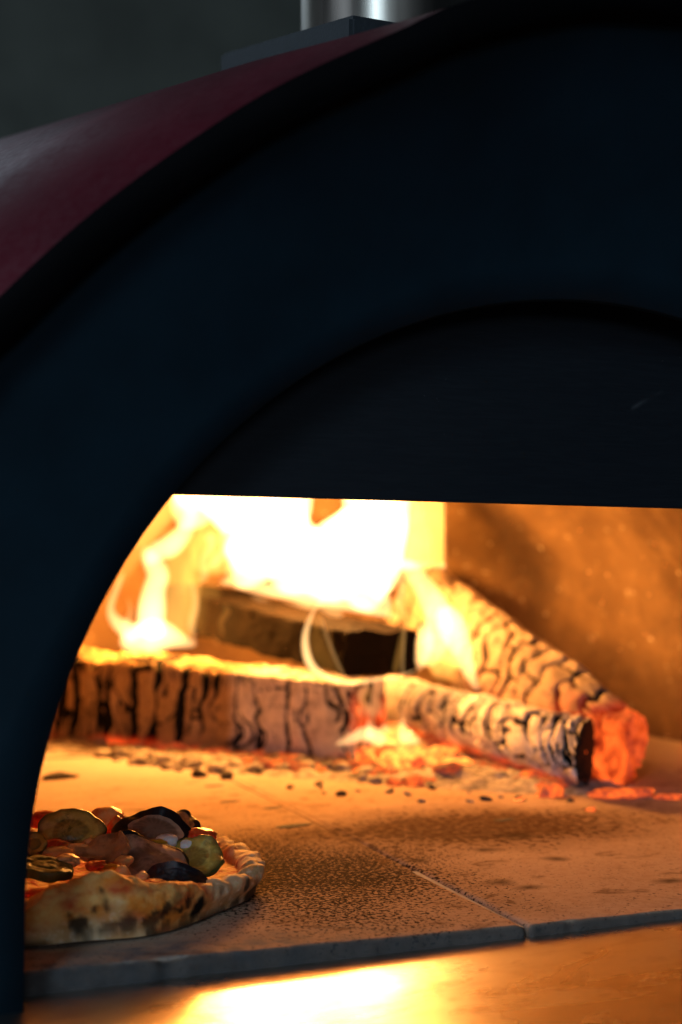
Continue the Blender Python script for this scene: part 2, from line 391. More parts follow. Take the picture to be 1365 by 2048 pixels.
# hearth of firebrick tiles
hearth = obj('hearth', prism([(-.72, -.07), (.72, -.07), (.72, -.0125), (-.72, -.0125)], .042, 1.56), M_joint, oven)
def tile(x0, x1, y0a, y0b, y1, seed, front=True):
    nx, ny = 150, 90
    tq = np.linspace(0, 1, ny) ** 1.6
    xs = np.linspace(x0, x1, nx)
    prof = []                                    # (weight to front edge, dy, z)
    prof += [(0, -.0005, -.028), (0, 0, -.006), (0, .0002, -.0022), (0, .0009, -.0009), (0, .0024, -.0002)]
    V = []
    for i, x in enumerate(xs):
        e = min((x - x0), (x1 - x)); ez = -.0022 * (1 - sstep(0, .0035, e)); yf = y0a + (y0b - y0a) * i / (nx - 1)
        col = [(x, yf + dy, z + ez * .7) for _, dy, z in prof]
        for q in tq[1:]: col.append((x, yf + .0024 + (y1 - yf) * q, ez - (.002 if q == 1 else 0)))
        V += col
    V = np.array(V); npf = len(prof) + ny - 1
    chip = fbm(V * [1, 1, 1], 130, 3, seed); chip2 = fbm(V, 38, 3, seed + 3)
    edge = np.zeros(len(V)); edge.reshape(nx, npf)[:, :5] = 1
    lip = np.zeros((nx, npf)); lip[:, 1:6] = [.6, 1, 1, 1, .6]; lip = lip.ravel()
    V[:, 1] += edge * (chip * .0012 + np.maximum(chip2 - .18, 0) * .015) ; V[:, 2] -= lip * np.maximum(chip2 - .15, 0) * .009 + lip * np.abs(chip) * .0007
    V[:, 2] += fbm(V, 30, 3, seed + 9) * .0006
    nrow = V.shape[0]
    # side skirts
    F = grid_faces(nx, npf); sk = []
    for i in (0, nx - 1):
        base = len(V) + len(sk) * 0
        off = len(V); low_ = V[i * npf:(i + 1) * npf].copy(); low_[:, 2] = np.minimum(-.0122, low_[:, 2]); V = np.vstack([V, low_])
        F += [(i * npf + j, i * npf + j + 1, off + j + 1, off + j) for j in range(npf - 1)]
    ed = np.zeros(len(V)); ed[:nrow] = (np.tile(np.r_[[1, 1, 1, .9, .55, .2], np.zeros(npf - 6)], nx)); ed[nrow:] = 1
    return obj('tile', fix_normals(mesh('tile', V, F, True, {'edge': ed})), M_hearth, hearth)
SX0, SX1 = -.0515, -.0475
tile(-.46, SX0, .0300, .0155, 1.0, 3); tile(SX1, .36, .0150, .0085, 1.0, 8)
tile(-.66, -.464, .036, .030, 1.0, 12); tile(.364, .68, .009, .012, 1.0, 15)
tile(-.30, .12, 1.0038, 1.0038, 1.24, 21); tile(-.70, -.304, 1.0038, 1.0038, 1.24, 24); tile(.124, .70, 1.0038, 1.0038, 1.24, 27); tile(-.66, .66, 1.2438, 1.2438, 1.53, 30)

fv = [(SX0 - .0015, .20, -.0026), (SX1 + .0015, .20, -.0026), (SX1 + .001, .44, -.0003), (SX0 - .001, .44, -.0003), (SX1 + .001, .999, .0004), (SX0 - .001, .999, .0004)]
obj('joint_fill', mesh('joint_fill', fv, [(0, 1, 2, 3), (3, 2, 4, 5)]), M_hearth, hearth)
obj('joint_fill', mesh('joint_fill', [(SX0 - .0015, .021, -.0032), (SX1 + .0015, .021, -.0032), (SX1 + .0015, .1995, -.0017), (SX0 - .0015, .1995, -.0017)], [(0, 1, 2, 3)]), M_joint, hearth)
# shelf: sheet steel ledge in front of the hearth
b = bmesh.new(); q = [(.075, -.0118), (.0, -.0118), (-.30, -.0128), (-.325, -.0165), (-.33, -.06)]
rows = [[b.verts.new((x, y, z + .0062 - .019 * (.07 - x))) for x in np.linspace(-.50, .56, 12)] for y, z in q]
for A, B in zip(rows, rows[1:]):
    for i in range(11): b.faces.new((A[i], A[i + 1], B[i + 1], B[i]))
m = bpy.data.meshes.new('shelf'); bmesh.ops.recalc_face_normals(b, faces=b.faces); b.to_mesh(m); b.free(); m.polygons.foreach_set('use_smooth', [True] * len(m.polygons))
obj('shelf', m, M_shelf, oven)

obj('base', prism([(-.70, -.40), (.70, -.40), (.70, -.073), (-.70, -.073)], .02, 1.8, bevel=.006), M_iron, oven)
# flue base box and pipe on the crown
x0, x1 = -.15, .17
pts = [(x0, .08, 0), (x1, .08, 0), (x1, .43, 0), (x0, .43, 0)]
zt = lambda y: AY(700, 28, .08).z + (AY(440, 104, .42).z - AY(700, 28, .08).z) * (y - .08) / .34
b = bmesh.new()
top = [b.verts.new((x, y, zt(y))) for x, y, _ in pts]; bot = [b.verts.new((x, y, zt(y) - .10)) for x, y, _ in pts]
b.faces.new(top)
for i in range(4): b.faces.new((top[i], bot[i], bot[(i + 1) % 4], top[(i + 1) % 4]))
b.faces.new(bot[::-1]); bmesh.ops.recalc_face_normals(b, faces=b.faces)
bmesh.ops.bevel(b, geom=b.edges[:], offset=.003, segments=2, affect='EDGES')
m = bpy.data.meshes.new('flue_base'); b.to_mesh(m); b.free(); obj('flue_base', m, M_iron, oven)
pl_, pr_ = AY(602, 20, .26), AY(942, 20, .26)
V = []; pc = ((pl_.x + pr_.x) / 2, .26 + .0); prr = (pr_.x - pl_.x) / 2 * .95
for z, r in ((.62, prr), (.95, prr), (.955, prr + .003), (.985, prr + .003), (.99, prr), (1.6, prr), (1.6, prr - .002), (1.2, prr - .002)):
    V += [(pc[0] + r * cos(a), pc[1] + r * sin(a), z) for a in np.linspace(0, 2 * pi, 64, endpoint=False)]
obj('flue_pipe', fix_normals(mesh('flue_pipe', V, grid_faces(8, 64, True))), M_flue, oven)

# ------------------------------------------------------------------ firewood
def resample_poly(poly, nv, smooth):
    p = np.array(poly + [poly[0]], float); s = np.r_[0, np.cumsum(np.linalg.norm(np.diff(p, axis=0), axis=1))]
    t_ = np.linspace(0, s[-1], nv, endpoint=False); q = np.c_[np.interp(t_, s, p[:, 0]), np.interp(t_, s, p[:, 1])]
    for _ in range(smooth): q = .5 * q + .25 * (np.roll(q, 1, 0) + np.roll(q, -1, 0))
    return q
def build_log(name, label, P0, P1, poly0, poly1, mat, ds=.03, dt=.06, crack_w=.004, depth=.007, rough=.004, ash=lambda u, v, p: np.ones_like(u), glow=lambda u, v, p: np.zeros_like(u), seed=1, nu=230, nv=150, slant=(0, 0), tip=0.0, smooth=3, blocks=True, end_mat=None, bend=0.0, warp=.5, skew=0.0, wvar=.5, dome=.35):
    P0, P1 = np.array(P0), np.array(P1); ax = P1 - P0; Ln = np.linalg.norm(ax); ax /= Ln
    side = np.cross(ax, [0, 0, 1]); side /= np.linalg.norm(side); upv = np.cross(side, ax)
    q0, q1 = resample_poly(poly0, nv, smooth), resample_poly(poly1, nv, smooth)
    u = np.linspace(0, 1, nu)[:, None]; U = np.repeat(u, nv, 1)
    Q = q0[None] * (1 - u[..., None]) + q1[None] * u[..., None]
    tg = np.roll(Q, -1, 1) - np.roll(Q, 1, 1); N2 = np.stack([tg[..., 1], -tg[..., 0]], -1); N2 /= np.linalg.norm(N2, axis=-1, keepdims=True)
    if np.mean(np.sum(N2 * Q, -1)) < 0: N2 = -N2
    per = np.sum(np.linalg.norm(np.roll(q0, -1, 0) - q0, axis=1)); S = U * Ln; Tt = np.repeat(np.linspace(0, per, nv, endpoint=False)[None], nu, 0)
    # anisotropic cells wrapped round the log
    nt_ = max(2, round(per / dt)); dt = per / nt_
    circ = np.stack([S * 1.0, np.cos(Tt / per * 2 * pi) * per / 6.28, np.sin(Tt / per * 2 * pi) * per / 6.28], -1)
    Sw = S + skew * (Q[..., 1]) + fbm(circ, 1 / (ds * 1.6), 3, seed) * ds * warp; Tw = Tt + fbm(circ, 1 / (ds * 1.6), 3, seed + 40) * dt * .3
    cs, ct = Sw / ds, Tw / dt
    def lanes(c, key, jit, wrap=None):
        """irregular lanes along c: lane index and distance to the nearest lane border"""
        b = np.floor(c).astype(int); w_ = (lambda k: np.mod(k, wrap)) if wrap else (lambda k: k)
        J = lambda k: k + jit * (_hash(w_(k), key, key * 0 + 3, seed) - .5)
        idx = np.where(c < J(b), b - 1, np.where(c >= J(b + 1), b + 1, b))
        return idx, c - J(idx), J(idx + 1) - c
    z0_ = np.zeros(cs.shape, int)
    bi, dlo, dhi = lanes(cs, z0_, .7)
    ti, elo, ehi = lanes(ct + _hash(bi, z0_, z0_ + 2, seed + 11) * nt_, bi, .6, nt_)
    ID = (bi + 50) * 100 + np.mod(ti, nt_)
    gs = np.minimum(dlo, dhi) * ds; gt = np.minimum(elo, ehi) * dt
    wn = fbm(circ, 1 / (ds * 1.5), 2, seed + 60)
    am = np.clip(ash(U, Q, None) if dome < .2 else 0 * U, 0, 1)
    wv = np.maximum(crack_w * (1 + wvar * wn * 2.4) * (1 - .6 * am), 2e-4); wt = wv * .6
    g = np.minimum(gs, gt * 1.3)
    crack = np.maximum(1 - sstep(wv * .55, wv * 1.4, gs), 1 - sstep(wt * .55, wt * 1.4, gt))
    # short extra checks that do not cross a whole block
    ex = np.abs(((cs * 2.3 + fbm(circ, 1 / ds, 2, seed + 61)) % 1) - .5) * ds / 2.3
    exw = crack_w * .75 * sstep(.08, .35, fbm(circ, 1 / (ds * .9), 2, seed + 62)); crack = np.maximum(crack, .9 * (1 - sstep(exw * .5, exw * 1.3 + 1e-5, ex)) * (exw > 1e-4))
    nb = fbm(circ, 28, 4, seed + 7); nb2 = fbm(circ, 110, 3, seed + 8); cellh = (_hash(ID, ID * 0, ID * 0, seed + 3) - .5) * min(1, dome * 3 + .3)
    topm = sstep(.72, .95, Q[..., 1] / max(1e-6, Q[..., 1].max())) if dome < .2 else 0 * U
    disp = -depth * crack * (1 + topm) + rough * (1 + 1.6 * topm) * nb + rough * .45 * nb2 + cellh * depth * .5 - depth * dome * (1 - sstep(0, ds * .35, g))
    # secondary hairline checks
    hc_ = np.abs(fbm(circ * [1 / ds * .03, 1, 1], 40, 2, seed + 30)); hair = 1 - sstep(.02, .06, hc_); disp -= hair * depth * .25; crk = np.maximum(crack, hair * .35)
    crk = np.maximum(crk, topm * .7 * sstep(.0, .28, fbm(circ, 34, 3, seed + 88)))
    Q = Q + N2 * disp[..., None]
    shift = U * 0
    if tip:
        kt = (1 - tip * sstep(.80, 1, U) ** 1.5)[..., None]; c2 = Q.mean(1, keepdims=True); Q = c2 + (Q - c2) * kt
    if slant != (0, 0):
        k = sstep(.75, 1, U); shift = k * (slant[0] * Q[..., 0] + slant[1] * Q[..., 1])
    bow = bend * np.sin(U * pi)
    X = P0 + ax * (S + shift)[..., None] + side * Q[..., 0:1] + upv * (Q[..., 1:2] + bow[..., None])
    V = X.reshape(-1, 3); A = {'crack': crk.ravel(), 'ash': np.clip(ash(U, Q, X) + .25 * nb, 0, 1).ravel(), 'glow': np.clip(glow(U, Q, X), 0, 3).ravel()}
    F = np.array(grid_faces(nu, nv, True))
    th_ = thing(name, label, 'firewood log', 'burning firewood logs')
    cid = ID.ravel()[F[:, 0]]; deep = crack.ravel()[F].mean(1) > .55
    if blocks:
        ids, cnt = np.unique(cid[~deep], return_counts=True)
        keep = set(ids[cnt > 25])
        core = deep | ~np.isin(cid, list(keep))
    else: core = np.ones(len(F), bool); keep = []
    def sub(nm, sel, par):
        fs = F[sel]; us, inv = np.unique(fs, return_inverse=True); inv = inv.reshape(fs.shape)
        m = mesh(nm, V[us], inv, True, {k: a[us] for k, a in A.items()}); return obj(nm, m, mat, par)
    trunk = sub('trunk', core, th_)
    for c in sorted(keep): sub('char_block', (cid == c) & ~deep, th_)
    # end faces
    for i, nm in ((0, 'end_face'), (nu - 1, 'end_face')):
        ringp = X[i]; cpt = ringp.mean(0); rows = [ringp]
        for s in (.93, .8, .6, .4, .2, .05):
            r = cpt + (ringp - cpt) * s; d = fbm(r, 45, 3, seed + 90) * .006 * (1 - s ** 4) + (.0015 if s < .9 else 0)
            rows.append(r + ax * (d[:, None] * (1 if i else -1)))
        vv_ = np.concatenate(rows); at_ = {k_: np.repeat(a.reshape(nu, nv)[i][None], 7, 0).ravel() for k_, a in A.items()}
        at_['crack'] = np.clip(sstep(-.1, .35, fbm(vv_, 60, 3, seed + 77)), 0, 1) * .6
        m = mesh(nm, vv_, grid_faces(7, nv, True), True, at_); fix_normals(m); obj(nm, m, end_mat or mat, th_)
    return th_

def rect(w0, w1, h0, h1): return [(w0, h0), (w1, h0), (w1, h1), (w0, h1)]
# long log lying across the fire, left: brown bark left, white ash at its right end
a0, a1 = G(70, 1478, .004), G(712, 1522, .004)
ax_ = (a1 - a0).normalized(); sd = ax_.cross(Vector((0, 0, 1)))
h0, h1 = .130, .1
if sd.dot(FW) < 0: W = (0, -.115)
else: W = (0, .115)
# side axis points away from or towards the viewer: keep the front face at 0
build_log('firewood_log', 'long split log lying across the back left, brown cracked bark turning to white ash', a0, a1,
          [(0, .0), (W[1], 0), (W[1], h0), (W[1] * .5, h0 * 1.03), (0, h0 * .96)], [(0, .0), (W[1] * .8, 0), (W[1] * .8, h1), (W[1] * .4, h1 * 1.02), (0, h1 * .98)], M_logA,
          dome=.06, ds=.036, dt=.20, crack_w=.0036, depth=.008, seed=5, ash=lambda u, q, p: sstep(.62, .67, u), warp=.5, wvar=1.3,
          glow=lambda u, q, p: .75 * sstep(.016, .0, q[..., 1]) * sstep(-.05, .35, fbm(p, 9, 3, 71)) + 1.2 * sstep(.97, 1, u) * sstep(.5, -.3, np.abs(q[..., 1] / .1 - .5)) , nu=300)
# smooth square split log on top
aB = 1.72
e_tl, e_tr, e_bl = P(690, 1262, aB), P(842, 1244, aB + .02), P(690, 1362, aB - .01)
dirB = (P(690, 1262, aB) - P(352, 1180, 2.10)).normalized(); LB = (P(690, 1262, aB) - P(352, 1180, 2.10)).length + .06
sdB = dirB.cross(Vector((0, 0, 1))).normalized(); upB = sdB.cross(dirB)
wB = (e_tr - e_tl).dot(sdB) * 1.38; hB = (e_tl - e_bl).dot(upB)
P1b = e_tl; P0b = e_tl - dirB * LB
build_log('firewood_log', 'smooth square-split dark log resting on top of the pile inside the flames', P0b, P1b,
          rect(0, wB, -hB * .97, 0), rect(0, wB, -hB, 0), M_logB, ds=.13, dt=.12, crack_w=.0016, depth=.004, rough=.0058, seed=9, nu=120, nv=110, smooth=3, blocks=False)
# ash-white round log, front right
c1b, c1t = P(1172, 1574, 1.424), P(1172, 1436, 1.424); rC = (c1t - c1b).length / 2
c0b, c0t = P(775, 1442, 2.0), P(775, 1350, 2.0); rC0 = (c0t - c0b).length / 2
circ_ = lambda r, k=1.0: [(r * cos(a) * (1 + .06 * cos(3 * a + 1)), r * k * sin(a)) for a in np.linspace(0, 2 * pi, 40, endpoint=False)]
build_log('firewood_log', 'round log crusted in cracked white ash with a black burnt end, front right', (c0b + c0t) / 2, (c1b + c1t) / 2, circ_(rC0), circ_(rC), M_logC,
          ds=.030, dt=.08, crack_w=.0032, depth=.008, seed=21, slant=(1.1, 0), end_mat=M_black, ash=lambda u, q, p: .55 + .5 * sstep(.2, .6, u), rough=.004,
          glow=lambda u, q, p: 1.0 * sstep(-.022, -.04, q[..., 1]) * sstep(1.0, .7, u), warp=.9, skew=.5, wvar=1.0)
# big log leaning behind it, glowing at its lower end
d1b, d1r, d1l = P(1205, 1578, 1.425), P(1292, 1440, 1.50), P(1190, 1400, 1.42)
d0t = P(858, 1128, 2.2); d1t = P(1278, 1408, 1.47)
build_log('firewood_log', 'big ash-coated log leaning at the right with a glowing orange lower end', (d0t.x, d0t.y, d0t.z), (d1t.x, d1t.y, d1t.z),
          [(0, 0), (-.03, -.012), (-.05, -.06), (-.03, -.15), (.05, -.15), (.075, -.10), (.035, -.02)], [(0, 0), (-.018, -.014), (-.024, -.04), (.0, -.092), (.045, -.095), (.065, -.06), (.035, -.012)], M_logD,
          ds=.052, dt=.10, crack_w=.0030, depth=.008, seed=33, rough=.005, smooth=4, warp=.8, skew=.6,
          glow=lambda u, q, p: 1.0 * sstep(.90, .985, u) + .9 * sstep(.72, .95, u) * sstep(.02, .05, q[..., 0]) + .5 * sstep(.3, .8, u) * sstep(.03, .06, q[..., 0]) * sstep(-.04, -.09, q[..., 1]),
          ash=lambda u, q, p: .4 + .3 * u, slant=(.5, -.2), tip=.18)

# ------------------------------------------------------------------ embers, charcoal, ash
def lump_mesh(name, seed, sx=1.0, sy=1.0, sz=.7, jag=.35, sub=3):
    b = bmesh.new(); bmesh.ops.create_icosphere(b, subdivisions=sub, radius=1)
    p = np.array([v.co for v in b.verts]); d = 1 + jag * fbm(p, 1.1, 3, seed) + .12 * fbm(p, 4, 2, seed + 4)
    for v, k_ in zip(b.verts, d): v.co = Vector((v.co.x * sx, v.co.y * sy, v.co.z * sz)) * float(k_)
    m = bpy.data.meshes.new(name); b.to_mesh(m); b.free(); m.polygons.foreach_set('use_smooth', [True] * len(m.polygons)); return m
def ember_set(mat, k): 
    r = []
    for i in range(k):
        m = lump_mesh('ember', 100 + i * 7 + len(mat.name), 1 + .5 * random.random(), 1, .55 + .3 * random.random(), .45); m.materials.append(mat); r.append(m)
    return r
E_hot, E_warm, E_dim, E_coal, E_ash = (ember_set(m_, 4) for m_ in (M_hot, M_warm, M_dim, M_coal, M_ash))
def lump(me, name, p, s, label, cat, group=None, flat=1.0):
    o = obj(name, me, None, None, label, cat, group); o.location = p + Vector((0, 0, s * .25)); o.scale = (s, s, s * flat)
    o.rotation_euler = (random.uniform(-.4, .4), random.uniform(-.4, .4), random.uniform(0, 6.28)); return o
rr = random.Random(3)
LB_HOT = 'yellow-hot ember in the bright bed under the small flame between the logs'
LB_OR = 'smouldering orange ember lump in the bed at the foot of the burning logs'
LB_RED = 'dull red ember half covered in ash at the foot of the left log'
def strip(pts, t_): # polyline in px
    p = np.array(pts, float); s = np.linspace(0, 1, len(p)); return np.interp(t_, s, p[:, 0]), np.interp(t_, s, p[:, 1])
for i in range(80):
    x = rr.gauss(800, 58); x = min(max(x, 680), 965); t_ = (x - 680) / 285
    y = rr.uniform(1496, 1530 + 40 * t_); 
    lump(rr.choice(E_hot if rr.random() < .8 - abs(x - 800) / 180 else E_warm if rr.random() < .7 else E_dim), 'ember', G(x, y) + Vector((0, 0, max(0, .020 * (1 - abs(x - 790) / 120)) * rr.random())), rr.uniform(.009, .020), LB_HOT, 'ember', 'hot embers under the small flame')
for i in range(90):
    t_ = rr.random(); x, y = strip([(470, 1532), (600, 1541), (720, 1556), (850, 1572), (960, 1578), (1110, 1582)], t_)
    if t_ > .62: x, y = strip([(880, 1520), (1000, 1548), (1120, 1578)], rr.random()); y += rr.uniform(0, 14)
    lump(rr.choice(E_warm if rr.random() < .5 else E_dim if rr.random() < .6 else E_ash), 'ember', G(x, y + rr.uniform(-16, 6)), rr.uniform(.006, .014), LB_OR, 'ember', 'orange embers at the foot of the logs')
for i in range(26):
    t_ = rr.random(); x, y = strip([(250, 1490), (330, 1500), (420, 1518), (520, 1532)], t_)
    lump(rr.choice(E_dim if rr.random() < .8 else E_warm), 'ember', G(x, y + rr.uniform(-12, 8)), rr.uniform(.006, .013), LB_RED, 'ember', 'red embers under the left log')
for i in range(60):
    t_ = rr.random(); x, y = strip([(105, 1498), (200, 1503), (300, 1522), (420, 1545), (520, 1552)], t_)
    lump(rr.choice(E_ash if rr.random() < .68 else E_coal), 'charcoal_lump', G(x, y + rr.uniform(-17, 12)), rr.uniform(.005, .014), 'ash-coated charcoal lump in the heap before the left log', 'charcoal', 'charcoal lumps before the left log', .8)
for i in range(18):
    x = rr.uniform(560, 1200); y = 1590 + rr.uniform(-14, 16) - (12 if x < 700 else 0)
    lump(rr.choice(E_coal + E_ash), 'charcoal_crumb', G(x, y), rr.uniform(.002, .0055), 'small dark charcoal crumb on the hearth in front of the embers', 'charcoal', 'charcoal crumbs before the embers', .7)
singles = [((1250, 1594), .016, E_warm, 'largest flat glowing chip on the hearth below the big leaning log', 2.2), ((1340, 1598), .009, E_warm, 'glowing ember chip at the right edge of the hearth', 1.6),
           ((1183, 1622), .0045, E_warm, 'lone tiny ember on the bare hearth nearest the viewer, right', 1), ((1040, 1601), .0045, E_hot, 'tiny bright ember dot on the hearth before the round ashen log', 1), ((1020, 1571), .0045, E_hot, 'tiny bright ember dot tucked under the round ashen log', 1),
           ((1176, 1580), .007, E_hot, 'small ember wedged at the lower tip of the big leaning log', 1)]
for (x, y), s, st_, lb, stretch in singles:
    o = lump(st_[0], 'ember', G(x, y), s, lb, 'ember'); o.rotation_euler = (0, 0, -.3); o.scale = (s * stretch, s * .9, s * .6 if stretch > 1 else s)
for (x, y), s, lb in [((122, 1557), .0095, 'dark charcoal piece lying alone on the hearth, far left'), ((430, 1572), .005, 'small dark crumb behind the pizza on the bright hearth'), ((462, 1603), .005, 'dark crumb on the hearth right of the pizza top'), ((548, 1616), .0045, 'tiny dark crumb on the hearth midway behind the pizza and embers'), ((590, 1652), .008, 'flat burnt flake on the hearth right of the pizza'), ((1010, 1640), .005, 'small crumb in the dark burnt patch')]:
    o = lump(E_coal[1], 'charcoal_crumb', G(x, y), s, lb, 'charcoal'); o.rotation_euler = (0, 0, .2); fz = .6 if .009 < s < .011 else .14; o.scale = (s * 1.7, s * .9, s * fz); o.location.z = s * fz * .35
# fine ash and rubble bed
V, F = [], []
for pts, wy, hgt, sd_ in (([(60, 1490), (250, 1505), (450, 1535), (700, 1552), (900, 1568), (1120, 1580), (1330, 1590)], 1, .009, 1),):
    nx, ny = 260, 40; off = len(V)
    for i in range(nx):
        t_ = i / (nx - 1); x, y = strip(pts, t_); front = G(x, y + 14)
        for j in range(ny):
            s = j / (ny - 1); V.append((front.x + .12 * s * .2, front.y + s * .30, sin(min(s * 4, 1) * pi / 2) * 1.0))
    F += grid_faces(nx, ny, off=off)
V = np.array(V); q_ = V.copy(); q_[:, 2] = 0
V[:, 2] = V[:, 2] * (.006 + .010 * np.abs(fbm(q_, 45, 4, 3)) + .006 * fbm(q_, 14, 2, 8)) - .002
obj('ash_bed', mesh('ash_bed', V, F), M_ash, kind='stuff', label='bed of grey ash and rubble spread under the burning logs', cat='ash')

# ------------------------------------------------------------------ flames
def tongue(par, pts, mat, nr=14, seed=0, depth=.6, wob=.12):
    """closed flame body round a spine of (px, py, distance, half-width in px)"""
    sp = catmull(pts, 6); C = np.array([P(x, y, a) for x, y, a, _ in sp]); rad = np.array([max(r, .6) * PX(a) for _, _, a, r in sp])
    T = np.gradient(C, axis=0); T /= np.linalg.norm(T, axis=1)[:, None]
    sdv = np.cross(T, np.array(FW)); sdv /= np.linalg.norm(sdv, axis=1)[:, None]; dv = np.cross(sdv, T)
    m_ = len(C); en = np.ones(m_); en[0] = .15; en[-1] = .08; en[1] = .75; en[-2] = .6
    V = []
    for i in range(m_):
        for j in range(nr):
            a = 2 * pi * j / nr; V.append(C[i] + rad[i] * en[i] * (cos(a) * sdv[i] + depth * sin(a) * dv[i]))
    V = np.array(V); rr_ = np.repeat(rad, nr); V += np.stack([fbm(V, 22, 2, seed), fbm(V, 22, 2, seed + 5), fbm(V, 14, 2, seed + 9)], -1) * (rr_ * wob * 2)[:, None]
    F = grid_faces(m_, nr, True); V = np.vstack([V, C[0], C[-1]]); e0, e1 = len(V) - 2, len(V) - 1
    for j in range(nr): F.append((e0, (j + 1) % nr, j)); F.append((e1, (m_ - 1) * nr + j, (m_ - 1) * nr + (j + 1) % nr))
    return obj('flame_tongue', fix_normals(mesh('flame_tongue', V, F)), mat, par)
for x, y, wt in ((480, 1040, 16), (590, 1050, 14), (715, 1010, 9)): fire_lamp(P(x, y, 1.89), wt, .035)
fire_lamp(P(318, 1262, 1.95), 6, .012)
fl = thing('flame', 'broad white-hot flame standing over the square log', 'flame', 'flames of the wood fire')
A1 = 1.90
for i, (pts, mat) in enumerate([
    ([(470, 1176, A1, 10), (490, 1150, A1, 40), (505, 1115, A1, 68), (515, 1050, A1, 66), (470, 985, A1, 80), (450, 900, A1, 60)], F_core),
    ([(565, 1190, A1 - .04, 16), (580, 1160, A1 - .04, 55), (590, 1120, A1 - .04, 80), (565, 1050, A1 - .04, 62), (560, 980, A1, 60), (540, 880, A1, 40)], F_core),
    ([(665, 1208, A1 - .08, 16), (664, 1180, A1 - .08, 60), (660, 1140, A1 - .08, 85), (690, 1090, A1 - .08, 65), (735, 1030, A1, 56), (740, 960, A1, 60), (730, 870, A1, 40)], F_core),
    ([(742, 1226, A1 - .1, 18), (735, 1165, A1 - .1, 58), (760, 1090, A1 - .06, 56), (770, 1010, A1, 52), (790, 930, A1, 46), (800, 860, A1, 20)], F_core),
    ([(782, 1228, A1 - .12, 5), (765, 1195, A1 - .12, 16), (750, 1150, A1 - .1, 26)], F_core),
    ([(436, 1160, A1, 3), (475, 1168, A1, 9), (530, 1178, A1, 13), (600, 1190, A1 - .04, 15), (680, 1203, A1 - .1, 17), (740, 1216, A1 - .1, 14), (778, 1229, A1 - .12, 7), (806, 1238, A1 - .12, 2)], F_core),
    ([(560, 1200, A1, 2), (590, 1206, A1, 6), (630, 1212, A1 - .05, 8), (655, 1206, A1 - .05, 3)], F_bright),
    ([(610, 1060, A1, 20), (590, 1030, A1, 24), (575, 990, A1, 22)], F_core),
    ([(640, 1130, A1, 70), (640, 1080, A1, 48), (645, 1062, A1, 18)], F_core),
    ([(400, 1060, A1 + .1, 40), (385, 1020, A1 + .1, 48), (395, 970, A1 + .1, 60), (390, 900, A1 + .1, 30)], F_bright),
    ([(430, 1150, A1 + .1, 45), (430, 1100, A1 + .1, 52), (440, 1040, A1 + .1, 50), (440, 960, A1 + .1, 40)], F_mid),
    ([(415, 1140, A1, 5), (432, 1122, A1, 13), (450, 1100, A1, 10), (462, 1085, A1, 4)], F_bright),
    ([(398, 1168, A1, 3), (410, 1150, A1, 9), (408, 1120, A1, 8), (424, 1092, A1, 11), (418, 1062, A1, 14)], F_bright),
    ([(440, 1172, A1, 3), (462, 1156, A1, 12), (470, 1120, A1, 20), (455, 1080, A1, 18), (462, 1040, A1, 20)], F_bright),
    ([(812, 1236, A1 - .15, 3), (800, 1205, A1 - .15, 9), (806, 1170, A1 - .15, 10), (790, 1130, A1 - .15, 16)], F_bright),
    ([(350, 1190, A1 + .1, 4), (372, 1168, A1 + .1, 12), (380, 1130, A1 + .1, 14), (400, 1095, A1 + .1, 10), (398, 1060, A1 + .1, 16)], F_mid),
    ([(500, 1190, A1 - .05, 2), (520, 1198, A1 - .05, 5), (545, 1204, A1 - .05, 2)], F_bright),
    ([(820, 1170, A1, 24), (835, 1110, A1, 32), (825, 1050, A1, 28), (815, 960, A1, 22)], F_mid),
    ([(660, 1035, A1 + .15, 30), (640, 990, A1 + .15, 34), (640, 900, A1 + .15, 30)], F_thin),
    ([(690, 1230, A1 - .16, 8), (660, 1222, A1 - .16, 10), (640, 1205, A1 - .16, 8), (670, 1188, A1 - .14, 6)], F_bright),
]): tongue(fl, pts, mat, seed=i * 13)
fl = thing('flame', 'forked flame curling up from the left log beside the arch', 'flame', 'flames of the wood fire')
A2 = 1.93
for i, (pts, mat) in enumerate([
    ([(240, 1290, A2, 14), (270, 1278, A2, 26), (300, 1270, A2, 34), (335, 1272, A2, 26), (372, 1284, A2, 13), (396, 1290, A2, 4)], F_core),
    ([(282, 1280, A2, 28), (236, 1246, A2, 14), (222, 1215, A2, 8), (238, 1165, A2, 6), (250, 1140, A2, 2)], F_core),
    ([(300, 1282, A2, 34), (304, 1230, A2, 30), (310, 1185, A2, 24), (316, 1150, A2, 22), (302, 1120, A2, 19), (288, 1092, A2, 10)], F_core),
    ([(292, 1128, A2, 12), (315, 1104, A2, 20), (348, 1090, A2, 23), (374, 1060, A2, 18), (384, 1022, A2, 17), (372, 985, A2, 30), (360, 900, A2, 25)], F_core),
    ([(335, 1282, A2, 52), (350, 1225, A2, 46), (360, 1160, A2, 42), (360, 1110, A2, 36), (355, 1050, A2, 36)], F_mid),
    ([(270, 1100, A2, 18), (300, 1060, A2, 26), (330, 1020, A2, 28), (350, 960, A2, 26)], F_mid),
    ([(360, 1285, A2, 20), (372, 1230, A2, 16), (365, 1170, A2, 18)], F_thin),
]): tongue(fl, pts, mat, seed=200 + i * 13)
